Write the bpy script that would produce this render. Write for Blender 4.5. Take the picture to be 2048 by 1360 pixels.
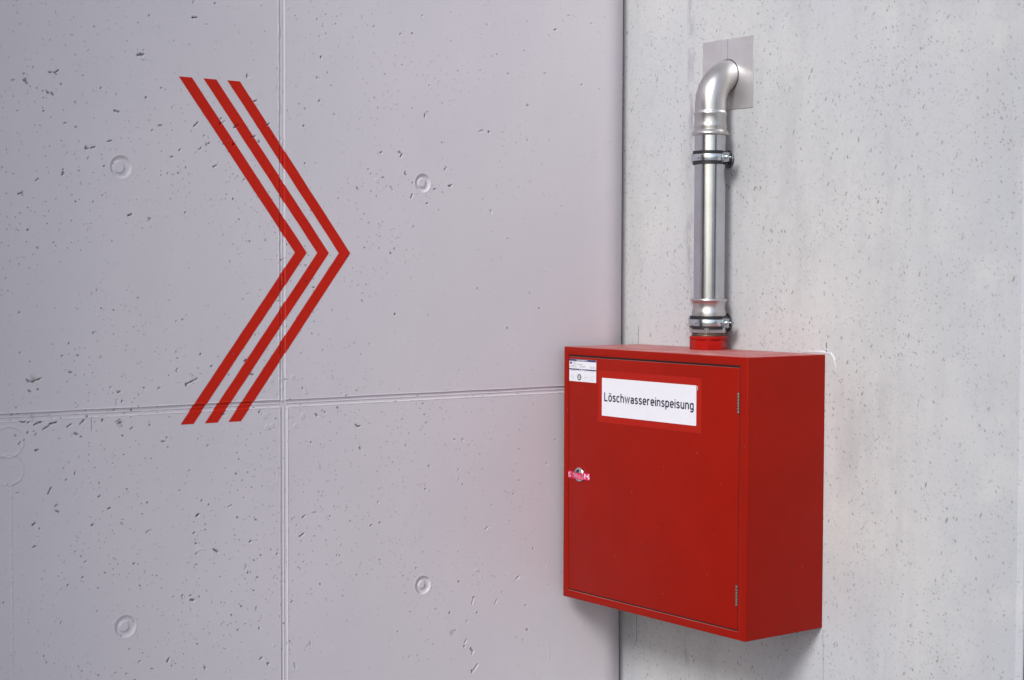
import bpy, bmesh, math, random
import numpy as np
from mathutils import Vector, Matrix

for o in list(bpy.data.objects):
    bpy.data.objects.remove(o)
S = bpy.context.scene
C = S.collection
PI = math.pi
R = math.radians

# ------------------------------------------------------------------ camera
# world: concrete wall face y=0, painted wall face x=0.045, z=0 underside of the cabinet
YAW, PITCH, ROLL, FPX = 0.9237, -0.0415, 0.0037, 3281.4
CAM = Vector((4.1366, -3.5915, 1.0359))
fw = Vector((-math.sin(YAW)*math.cos(PITCH), math.cos(YAW)*math.cos(PITCH), math.sin(PITCH)))
rt = Vector((math.cos(YAW), math.sin(YAW), 0))
up = rt.cross(fw)
rt2 = rt*math.cos(ROLL)+up*math.sin(ROLL)
up2 = up*math.cos(ROLL)-rt*math.sin(ROLL)
cam = bpy.data.cameras.new('camera')
co = bpy.data.objects.new('camera', cam)
C.objects.link(co)
m = Matrix((rt2, up2, -fw)).transposed().to_4x4()
m.translation = CAM
co.matrix_world = m
cam.sensor_width = 36
cam.lens = FPX/2048*36
cam.clip_start = 0.05
cam.clip_end = 800
S.camera = co

# ------------------------------------------------------------------ light
SUN_DIR = Vector((-0.34, 0.72, -0.60)).normalized()      # direction the light travels
w = bpy.data.worlds.new('World')
S.world = w
w.use_nodes = True
nt = w.node_tree
bg = nt.nodes['Background']
sky = nt.nodes.new('ShaderNodeTexSky')
sky.sky_type = 'NISHITA'
sky.sun_disc = False
sky.sun_elevation = math.asin(-SUN_DIR.z)
sky.sun_rotation = math.atan2(-SUN_DIR.x, -SUN_DIR.y)
sky.air_density = 1.0
sky.dust_density = 1.5
sky.ozone_density = 1.0
hs = nt.nodes.new('ShaderNodeHueSaturation')            # thin overcast: the blue is mostly veiled
hs.inputs['Saturation'].default_value = 0.62
nt.links.new(sky.outputs[0], hs.inputs['Color'])
nt.links.new(hs.outputs[0], bg.inputs[0])
bg.inputs[1].default_value = 0.10
sl = bpy.data.lights.new('sun', 'SUN')
sl.energy = 1.5
sl.angle = R(17)
sl.color = (1.0, 0.975, 0.95)
so = bpy.data.objects.new('sun', sl)
C.objects.link(so)
so.rotation_euler = SUN_DIR.to_track_quat('-Z', 'Y').to_euler()
so.location = (3, -6, 6)
S.view_settings.view_transform = 'Standard'
S.view_settings.look = 'None'
S.view_settings.exposure = 0.80
S.view_settings.gamma = 1
S.view_settings.use_curve_mapping = False
S.render.engine = 'CYCLES'

# ------------------------------------------------------------------ node helpers
class NT:
    def __init__(s, name):
        s.m = bpy.data.materials.new(name)
        s.m.use_nodes = True
        s.t = s.m.node_tree
        s.b = s.t.nodes['Principled BSDF']
    def n(s, typ, **k):
        x = s.t.nodes.new(typ)
        for a, v in k.items():
            setattr(x, a, v)
        return x
    def l(s, a, b):
        s.t.links.new(a, b)
    def put(s, sock, v):
        if isinstance(v, bpy.types.NodeSocket):
            s.l(v, sock)
        else:
            sock.default_value = v
    def math(s, op, a, b=None, c=None, clamp=False):
        x = s.n('ShaderNodeMath', operation=op, use_clamp=clamp)
        s.put(x.inputs[0], a)
        if b is not None: s.put(x.inputs[1], b)
        if c is not None: s.put(x.inputs[2], c)
        return x.outputs[0]
    def rng(s, v, a, b, c, d, smooth=True):
        x = s.n('ShaderNodeMapRange')
        if smooth: x.interpolation_type = 'SMOOTHSTEP'
        for i, q in enumerate((v, a, b, c, d)):
            s.put(x.inputs[i], q)
        return x.outputs[0]
    def mix(s, f, a, b):
        x = s.n('ShaderNodeMix', data_type='RGBA')
        s.put(x.inputs[0], f)
        s.put(x.inputs[6], a)
        s.put(x.inputs[7], b)
        return x.outputs[2]
    def coord(s):
        return s.n('ShaderNodeTexCoord').outputs['Object']
    def mapping(s, v, scale=(1, 1, 1), rot=(0, 0, 0), loc=(0, 0, 0)):
        x = s.n('ShaderNodeMapping')
        s.l(v, x.inputs[0])
        x.inputs[1].default_value = loc
        x.inputs[2].default_value = rot
        x.inputs[3].default_value = scale
        return x.outputs[0]
    def noise(s, v, sc, det=3, rough=.5, col=False):
        x = s.n('ShaderNodeTexNoise')
        s.l(v, x.inputs['Vector'])
        x.inputs['Scale'].default_value = sc
        x.inputs['Detail'].default_value = det
        x.inputs['Roughness'].default_value = rough
        return x.outputs[1 if col else 0]
    def voro(s, v, sc, rnd=1.0):
        x = s.n('ShaderNodeTexVoronoi')
        s.l(v, x.inputs['Vector'])
        x.inputs['Scale'].default_value = sc
        x.inputs['Randomness'].default_value = rnd
        return x.outputs['Distance'], x.outputs['Color']
    def warp(s, v, sc, amt):
        nz = s.noise(v, sc, 2, .5, True)
        a = s.n('ShaderNodeVectorMath', operation='SUBTRACT')
        s.l(nz, a.inputs[0]); a.inputs[1].default_value = (.5, .5, .5)
        b = s.n('ShaderNodeVectorMath', operation='SCALE')
        s.l(a.outputs[0], b.inputs[0]); b.inputs[3].default_value = amt
        c = s.n('ShaderNodeVectorMath', operation='ADD')
        s.l(v, c.inputs[0]); s.l(b.outputs[0], c.inputs[1])
        return c.outputs[0]
    def sep(s, v):
        x = s.n('ShaderNodeSeparateXYZ'); s.l(v, x.inputs[0]); return x.outputs
    def bump(s, h, dist, strength=1.0, normal=None):
        x = s.n('ShaderNodeBump')
        x.inputs['Strength'].default_value = strength
        x.inputs['Distance'].default_value = dist
        s.l(h, x.inputs['Height'])
        if normal is not None: s.l(normal, x.inputs['Normal'])
        s.l(x.outputs[0], s.b.inputs['Normal'])
        return x.outputs[0]
    def set(s, col=None, rough=None, metal=None, **k):
        if col is not None:
            s.put(s.b.inputs['Base Color'], col if isinstance(col, bpy.types.NodeSocket) else (*col, 1))
        if rough is not None: s.put(s.b.inputs['Roughness'], rough)
        if metal is not None: s.put(s.b.inputs['Metallic'], metal)
        for a, v in k.items():
            s.put(s.b.inputs[a.replace('_', ' ')], v)
        return s.m

def c4(*c): return (*c, 1)

# small air voids left in the paint film: shared by wall paint and the red stripes
def tiny_pits(t, oc):
    """returns mask (1 in a void) and a height signal"""
    tot = None
    for sc, thr, rmax, seed in ((42, .64, .120, 0.), (66, .62, .15, 3.7), (105, .70, .19, 6.1)):
        v = t.mapping(t.warp(oc, 120, .0035), scale=(.55, 1, 1), loc=(seed, seed*1.3, seed*.7))
        d, c = t.voro(v, sc)
        cx = t.sep(c)
        rad = t.math('MULTIPLY', t.rng(cx[0], thr, 1.0, 0.0, 1.0, False), rmax)
        e = t.math('SUBTRACT', rad, d)
        msk = t.rng(e, -0.012, .045, 0, 1)
        on = t.math('GREATER_THAN', cx[0], thr)
        msk = t.math('MULTIPLY', msk, on)
        tot = msk if tot is None else t.math('MAXIMUM', tot, msk)
    area = t.rng(t.noise(oc, 2.6, 2), .38, .62, .25, 1.0)
    area = t.math('MULTIPLY', area, t.rng(t.sep(oc)[1], -1.5, -.3, 1, .4, False))
    return t.math('MULTIPLY', tot, area)

def paint_relief(t, oc, tiny):
    a = t.noise(oc, 160, 3, .6)
    b = t.noise(t.mapping(oc, scale=(1, 3.0, 1.2)), 34, 4, .6)
    c = t.noise(oc, 7, 2)
    # small blisters
    d, col = t.voro(t.mapping(oc, loc=(2, 5, 1)), 21)
    cs = t.sep(col)
    bl = t.math('MULTIPLY', t.rng(d, .03, .10, 1, 0), t.math('GREATER_THAN', cs[1], .84))
    h = t.math('MULTIPLY', a, .10)
    h = t.math('MULTIPLY_ADD', b, .16, h)
    h = t.math('MULTIPLY_ADD', c, .6, h)
    h = t.math('MULTIPLY_ADD', bl, .55, h)
    h = t.math('MULTIPLY_ADD', tiny, -2.0, h)
    t.bump(h, .0014, 1.0)

def mat_wall_paint():
    t = NT('lilac_grey_wall_paint')
    oc = t.coord()
    tiny = tiny_pits(t, oc)
    at = t.n('ShaderNodeAttribute', attribute_name='dirt')
    dirt = at.outputs['Fac']
    at2 = t.n('ShaderNodeAttribute', attribute_name='rust')
    rust = at2.outputs['Fac']
    base = t.mix(t.rng(t.noise(oc, 1.3, 3), .3, .7, 0, 1), c4(.590, .556, .603), c4(.632, .592, .636))
    base = t.mix(t.math('MULTIPLY', t.noise(t.mapping(oc, scale=(1, 1, .25)), 6, 5, .65), .34), base, c4(.50, .475, .515))
    # dark colour laid inside the voids
    base = t.mix(t.math('MULTIPLY', tiny, .80), base, c4(.07, .066, .06))
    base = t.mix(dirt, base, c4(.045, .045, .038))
    base = t.mix(rust, base, c4(.22, .17, .11))
    paint_relief(t, oc, tiny)
    return t.set(base, t.rng(t.noise(oc, 30, 3), .3, .7, .55, .68), 0)

def mat_stripe_paint():
    t = NT('signal_red_wall_paint')
    oc = t.coord()
    tiny = tiny_pits(t, oc)
    at = t.n('ShaderNodeAttribute', attribute_name='dirt')
    base = t.mix(t.rng(t.noise(oc, 12, 4, .6), .3, .7, 0, 1), c4(.50, .0105, .0015), c4(.54, .0130, .0025))
    base = t.mix(t.math('MULTIPLY', tiny, .7), base, c4(.07, .008, .006))
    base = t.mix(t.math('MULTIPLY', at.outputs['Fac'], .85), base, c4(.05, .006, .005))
    paint_relief(t, oc, tiny)
    return t.set(base, .6, 0, Specular_IOR_Level=.22)

def mat_concrete():
    t = NT('raw_speckled_concrete')
    oc = t.coord()
    x, y, z = t.sep(oc)
    base = t.mix(t.rng(t.noise(t.mapping(oc, scale=(1, 1, .45)), 2.4, 5, .6), .32, .68, 0, 1), c4(.44, .448, .455), c4(.50, .502, .510))
    base = t.mix(t.rng(t.noise(t.mapping(oc, scale=(1, 1, .12), loc=(3, 0, 1)), 9, 4, .6), .5, .8, 0, .4), base, c4(.41, .415, .425))
    base = t.mix(t.rng(t.noise(oc, 26, 4, .65), .35, .7, 0, .35), base, c4(.54, .54, .548))
    base = t.mix(t.rng(t.noise(t.mapping(oc, scale=(1, 1, .5), loc=(9, 0, 4)), 1.7, 3), .4, .62, 0, .7), base, c4(.43, .445, .48))
    side_ = t.math('MULTIPLY', t.rng(x, .95, 1.6, 0, .75), t.rng(t.noise(t.mapping(oc, scale=(1, 1, .6), loc=(1, 0, 7)), 2.2, 3), .25, .6, .35, 1))  # darker, bluer lens falloff painted into the concrete towards its right end
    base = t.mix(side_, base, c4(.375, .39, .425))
    base = t.mix(t.rng(t.noise(t.mapping(oc, scale=(1, 1, .22), loc=(5, 0, 2)), 5.5, 5, .65), .47, .72, 0, .7), base, c4(.375, .38, .395))
    base = t.mix(t.rng(t.noise(t.mapping(oc, loc=(2, 0, 9)), 3.4, 5, .6), .48, .7, 0, .45), base, c4(.53, .53, .52))
    # fine and coarse dark speckles, mostly elongated and leaning
    for sc, thr, rm, st, rot, loc, colr, strength, wp in (
            (88, .12, .30, (1.0, 1, .56), .45, 0.0, (.205, .205, .20), .95, .005),
            (68, .32, .24, (1.0, 1, .40), -.45, 2.3, (.20, .195, .18), .95, .007),
            (112, .10, .35, (1.0, 1, .68), 1.0, 5.1, (.24, .24, .24), .9, .004),
            (165, .15, .37, (1.0, 1, .8), .2, 8.4, (.28, .28, .28), .75, .002),
            (40, .82, .17, (1.0, 1, .62), -.2, 1.4, (.22, .21, .18), .85, .009)):
        v = t.mapping(t.mapping(t.warp(oc, 70, wp), rot=(0, rot, 0), loc=(loc, 0, loc*.6)), scale=(st[0], .2, st[2]))
        d, c = t.voro(v, sc)
        cs = t.sep(c)
        rad = t.math('MULTIPLY', t.rng(cs[0], thr, 1, .15, 1, False), rm)
        mk = t.rng(t.math('SUBTRACT', rad, d), -.03, .07, 0, strength)
        mk = t.math('MULTIPLY', mk, t.math('GREATER_THAN', cs[0], thr))
        mk = t.math('MULTIPLY', mk, t.rng(cs[1], 0, 1, .25, 1, False))
        dens = t.rng(t.noise(t.mapping(oc, loc=(loc, 1, 0)), 4, 3), .34, .60, .35, 1)
        mk = t.math('MULTIPLY', mk, dens)
        mk = t.math('MULTIPLY', mk, .84)
        base = t.mix(mk, base, c4(*colr))
    # cement smear running down beside the pipe
    wob = t.math('MULTIPLY_ADD', t.noise(t.mapping(oc, scale=(1, 1, .5)), 9, 3), .05, -.025)
    dx = t.math('ABSOLUTE', t.math('SUBTRACT', t.math('ADD', x, wob), .318))
    sm = t.math('MULTIPLY', t.rng(dx, .004, .022, 1, 0), t.rng(t.noise(t.mapping(oc, scale=(1, 1, .3)), 30, 4, .7), .40, .66, 0, .75))
    sm = t.math('MULTIPLY', sm, t.rng(z, .80, 1.2, .8, 1))
    base = t.mix(sm, base, c4(.25, .24, .29))
    # second faint smear in the middle of the bare area
    dx2 = t.math('ABSOLUTE', t.math('SUBTRACT', t.math('ADD', x, wob), 1.14))
    sm2 = t.math('MULTIPLY', t.rng(dx2, .0, .16, 1, 0), t.rng(t.noise(t.mapping(oc, scale=(1, 1, .2)), 22, 4, .6),   .42, .75, 0, .32))
    base = t.mix(sm2, base, c4(.33, .33, .37))
    # pale hair scratches
    for rot, loc in ((.5, 0), (-.9, 4.)):
        v = t.mapping(oc, rot=(0, rot, 0), loc=(loc, 0, loc))
        v = t.mapping(v, scale=(1, .2, .16))
        d, c = t.voro(v, 34)
        cs = t.sep(c)
        mk = t.math('MULTIPLY', t.rng(d, .012, .035, .6, 0), t.math('GREATER_THAN', cs[0], .9))
        base = t.mix(mk, base, c4(.62, .62, .63))
    h = t.math('MULTIPLY', t.noise(oc, 120, 4, .65), .4)
    h = t.math('MULTIPLY_ADD', t.noise(oc, 9, 3), .9, h)
    t.bump(h, .0008, .8)
    return t.set(base, t.rng(t.noise(oc, 20, 3), .3, .7, .62, .8), 0)

def mat_red(name, col, rough=.33, speck=True, coat=0.0):
    t = NT(name)
    oc = t.coord()
    base = t.mix(t.rng(t.noise(oc, 5, 3), .35, .65, 0, 1), c4(*col), c4(col[0]*.93, col[1]*.93, col[2]*.93))
    if speck:
        d, c = t.voro(t.warp(oc, 60, .006), 42)
        cs = t.sep(c)
        mk = t.math('MULTIPLY', t.rng(d, .03, .10, .5, 0), t.math('GREATER_THAN', cs[0], .93))
        base = t.mix(mk, base, c4(.62, .25, .22))
        d2, c2 = t.voro(t.mapping(t.warp(oc, 40, .01), scale=(1, 1, .35), loc=(3, 1, 2)), 24)
        mk2 = t.math('MULTIPLY', t.rng(d2, .02, .07, .28, 0), t.math('GREATER_THAN', t.sep(c2)[1], .86))
        base = t.mix(mk2, base, c4(.50, .14, .12))
        base = t.mix(t.rng(t.noise(t.mapping(oc, loc=(4, 4, 4)), 11, 5, .7), .56, .74, 0, .22), base, c4(.17, .010, .006))
        # pale sky reflection painted into the colour of faces that look up
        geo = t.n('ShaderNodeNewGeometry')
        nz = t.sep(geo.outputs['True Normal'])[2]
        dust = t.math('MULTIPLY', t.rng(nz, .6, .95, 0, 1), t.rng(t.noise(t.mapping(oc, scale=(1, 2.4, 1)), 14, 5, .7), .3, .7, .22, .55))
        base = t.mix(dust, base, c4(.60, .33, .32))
    h = t.math('MULTIPLY', t.noise(oc, 330, 2), .30)
    h = t.math('MULTIPLY_ADD', t.noise(oc, 3, 2), 3.0, h)
    t.bump(h, .0004, .5)
    return t.set(base, t.rng(t.noise(oc, 9, 5, .65), .3, .7, rough-.06, rough+.10), 0, Coat_Weight=coat, Specular_IOR_Level=.15)

def mat_steel(name, col=(.62, .60, .58), rough=.2, var=.06, brushed=None, aniso=0.0, bmp=.0002):
    t = NT(name)
    oc = t.coord()
    v = t.mapping(oc, scale=brushed or (1, 1, 1))
    nz = t.noise(v, 60, 4, .6)
    base = t.mix(t.rng(t.noise(oc, 9, 4, .6), .3, .7, 0, 1), c4(*col), c4(col[0]*.9, col[1]*.88, col[2]*.86))
    if bmp: t.bump(nz, bmp, .12)
    return t.set(base, t.rng(nz, .3, .7, rough-var, rough+var), 1.0, Anisotropic=aniso)

def mat_plain(name, col, rough=.5, metal=0, nscale=40, var=.1, bump=.0002, spec=.5):
    t = NT(name)
    oc = t.coord()
    base = t.mix(t.rng(t.noise(oc, nscale, 3), .3, .7, 0, 1), c4(*col), c4(*[q*(1-var) for q in col]))
    if bump:
        t.bump(t.noise(oc, nscale*4, 3), bump, .5)
    return t.set(base, rough, metal, Specular_IOR_Level=spec)

M = dict(
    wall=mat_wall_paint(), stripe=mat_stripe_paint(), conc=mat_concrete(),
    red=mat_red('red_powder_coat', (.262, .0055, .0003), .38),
    red2=mat_red('red_enamel_coupling', (.36, .009, .006), .30, False, .15),
    steel=mat_steel('polished_stainless_tube', (.575, .595, .63), .20, .03, (40, 40, .4)),
    steel_m=mat_steel('pickled_stainless_fitting', (.57, .56, .56), .33, .015, (3, 3, 3), 0.0, 0),
    plate=mat_steel('brushed_stainless_sheet', (.70, .695, .715), .48, .06, (.5, 1, 30), .4),
    zinc=mat_steel('galvanised_zinc', (.62, .68, .72), .22, .06),
    zincd=mat_steel('dull_galvanised_disc', (.20, .21, .23), .4, .05),
    brass=mat_steel('dull_thread_metal', (.38, .35, .31), .38, .06),
    rubber=mat_plain('black_rubber', (.012, .012, .014), .5),
    black=mat_plain('black_void', (.006, .003, .003), .8, bump=0),
    white=mat_plain('white_sticker_film', (.70, .70, .76), .35, bump=0, var=.02),
    ink=mat_plain('blue_black_print', (.012, .012, .04), .4, bump=0),
    navy=mat_plain('navy_print', (.022, .038, .12), .4, bump=0),
    gprint=mat_plain('pale_grey_print', (.27, .27, .34), .4, bump=0),
    dgprint=mat_plain('dark_grey_print', (.02, .02, .035), .4, bump=0),
    logo=mat_plain('red_print', (.45, .01, .05), .4, bump=0),
    film=mat_plain('brighter_red_sticker_film', (.345, .0085, .002), .45, bump=0, var=.03, spec=.2),
    pink=mat_plain('pink_red_seal_film', (.60, .02, .10), .28, bump=0),
    pinkw=mat_plain('pale_pink_print', (.80, .55, .66), .3, bump=0),
    seal=mat_plain('white_sealant', (.62, .62, .66), .4, nscale=60, bump=.0006),
    pencil=mat_plain('dark_pencil_line', (.06, .06, .06), .7, bump=0),
    joint=mat_plain('fine_joint_line', (.20, .20, .21), .8, bump=0),
    dark=mat_plain('dark_blue_grey_facade', (.075, .085, .11), .55, nscale=6, var=.2),
    bluegrey=mat_plain('blue_grey_render', (.24, .26, .31), .8, nscale=2, var=.2),
    conc_far=mat_plain('pale_grey_facade', (.55, .55, .55), .8, nscale=2, var=.2),
    brickred=mat_plain('red_brown_render', (.22, .10, .075), .8, nscale=3, var=.3),
    paving=mat_plain('pale_paving', (.30, .30, .29), .8, nscale=5, var=.25, bump=.002),
)

# ------------------------------------------------------------------ mesh helpers
def mobj(name, verts, faces, mat, parent=None, smooth=False):
    me = bpy.data.meshes.new(name)
    me.from_pydata([tuple(v) for v in verts], [], faces)
    me.materials.append(mat)
    if smooth:
        for p in me.polygons: p.use_smooth = True
    me.update()
    o = bpy.data.objects.new(name, me)
    C.objects.link(o)
    if parent: o.parent = parent
    return o

def bobj(name, bm, mat, parent=None, smooth=False):
    me = bpy.data.meshes.new(name)
    bmesh.ops.recalc_face_normals(bm, faces=bm.faces)
    bm.to_mesh(me); bm.free()
    me.materials.append(mat)
    if smooth:
        for p in me.polygons: p.use_smooth = True
        try: me.set_sharp_from_angle(angle=R(38))
        except Exception: pass
    o = bpy.data.objects.new(name, me)
    C.objects.link(o)
    if parent: o.parent = parent
    return o

def bm_box(bm, x0, x1, y0, y1, z0, z1):
    vs = [bm.verts.new(p) for p in ((x0,y0,z0),(x1,y0,z0),(x1,y1,z0),(x0,y1,z0),(x0,y0,z1),(x1,y0,z1),(x1,y1,z1),(x0,y1,z1))]
    for f in ((3,2,1,0),(4,5,6,7),(0,1,5,4),(1,2,6,5),(2,3,7,6),(3,0,4,7)):
        bm.faces.new([vs[i] for i in f])
    return vs

def box(name, x0, x1, y0, y1, z0, z1, mat, parent=None, bev=0, seg=2):
    bm = bmesh.new()
    bm_box(bm, x0, x1, y0, y1, z0, z1)
    if bev:
        bmesh.ops.bevel(bm, geom=bm.edges[:], offset=bev, segments=seg, profile=.6, affect='EDGES')
    return bobj(name, bm, mat, parent, smooth=bool(bev))

def frame_at(center, axis):
    a = Vector(axis).normalized()
    t = Vector((0, 0, 1)) if abs(a.z) < .9 else Vector((1, 0, 0))
    u = a.cross(t).normalized(); v = a.cross(u)
    return Vector(center), a, u, v

def bm_lathe(bm, center, axis, prof, n=48, phase=0.0, rfun=None, cap=True):
    c, a, u, v = frame_at(center, axis)
    rings = []
    for (r, h) in prof:
        ring = []
        for i in range(n):
            th = 2*PI*i/n+phase
            rr = r*(rfun(th, h) if rfun else 1)
            ring.append(bm.verts.new(c+a*h+(u*math.cos(th)+v*math.sin(th))*rr))
        rings.append(ring)
    for q in range(len(rings)-1):
        for i in range(n):
            j = (i+1) % n
            bm.faces.new((rings[q][i], rings[q][j], rings[q+1][j], rings[q+1][i]))
    if cap:
        if prof[0][0] > 1e-5: bm.faces.new(rings[0][::-1])
        if prof[-1][0] > 1e-5: bm.faces.new(rings[-1])

def lathe(name, center, axis, prof, mat, parent=None, n=64, **k):
    bm = bmesh.new()
    bm_lathe(bm, center, axis, prof, n, **k)
    return bobj(name, bm, mat, parent, smooth=True)

BASE = {}
def thing(name, label, cat, loc=(0, 0, 0), group=None):
    o = bpy.data.objects.new(name, None)
    C.objects.link(o)
    o.empty_display_size = .05
    o['label'] = label; o['category'] = cat; BASE[o.name] = Vector(loc)
    if group: o['group'] = group
    return o

# ------------------------------------------------------------------ ground and surroundings
GZ = -0.62
g = mobj('ground', [(-300,-300,GZ),(300,-300,GZ),(300,300,GZ),(-300,300,GZ)], [(0,1,2,3)], M['paving'])
g['kind'] = 'structure'

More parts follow.
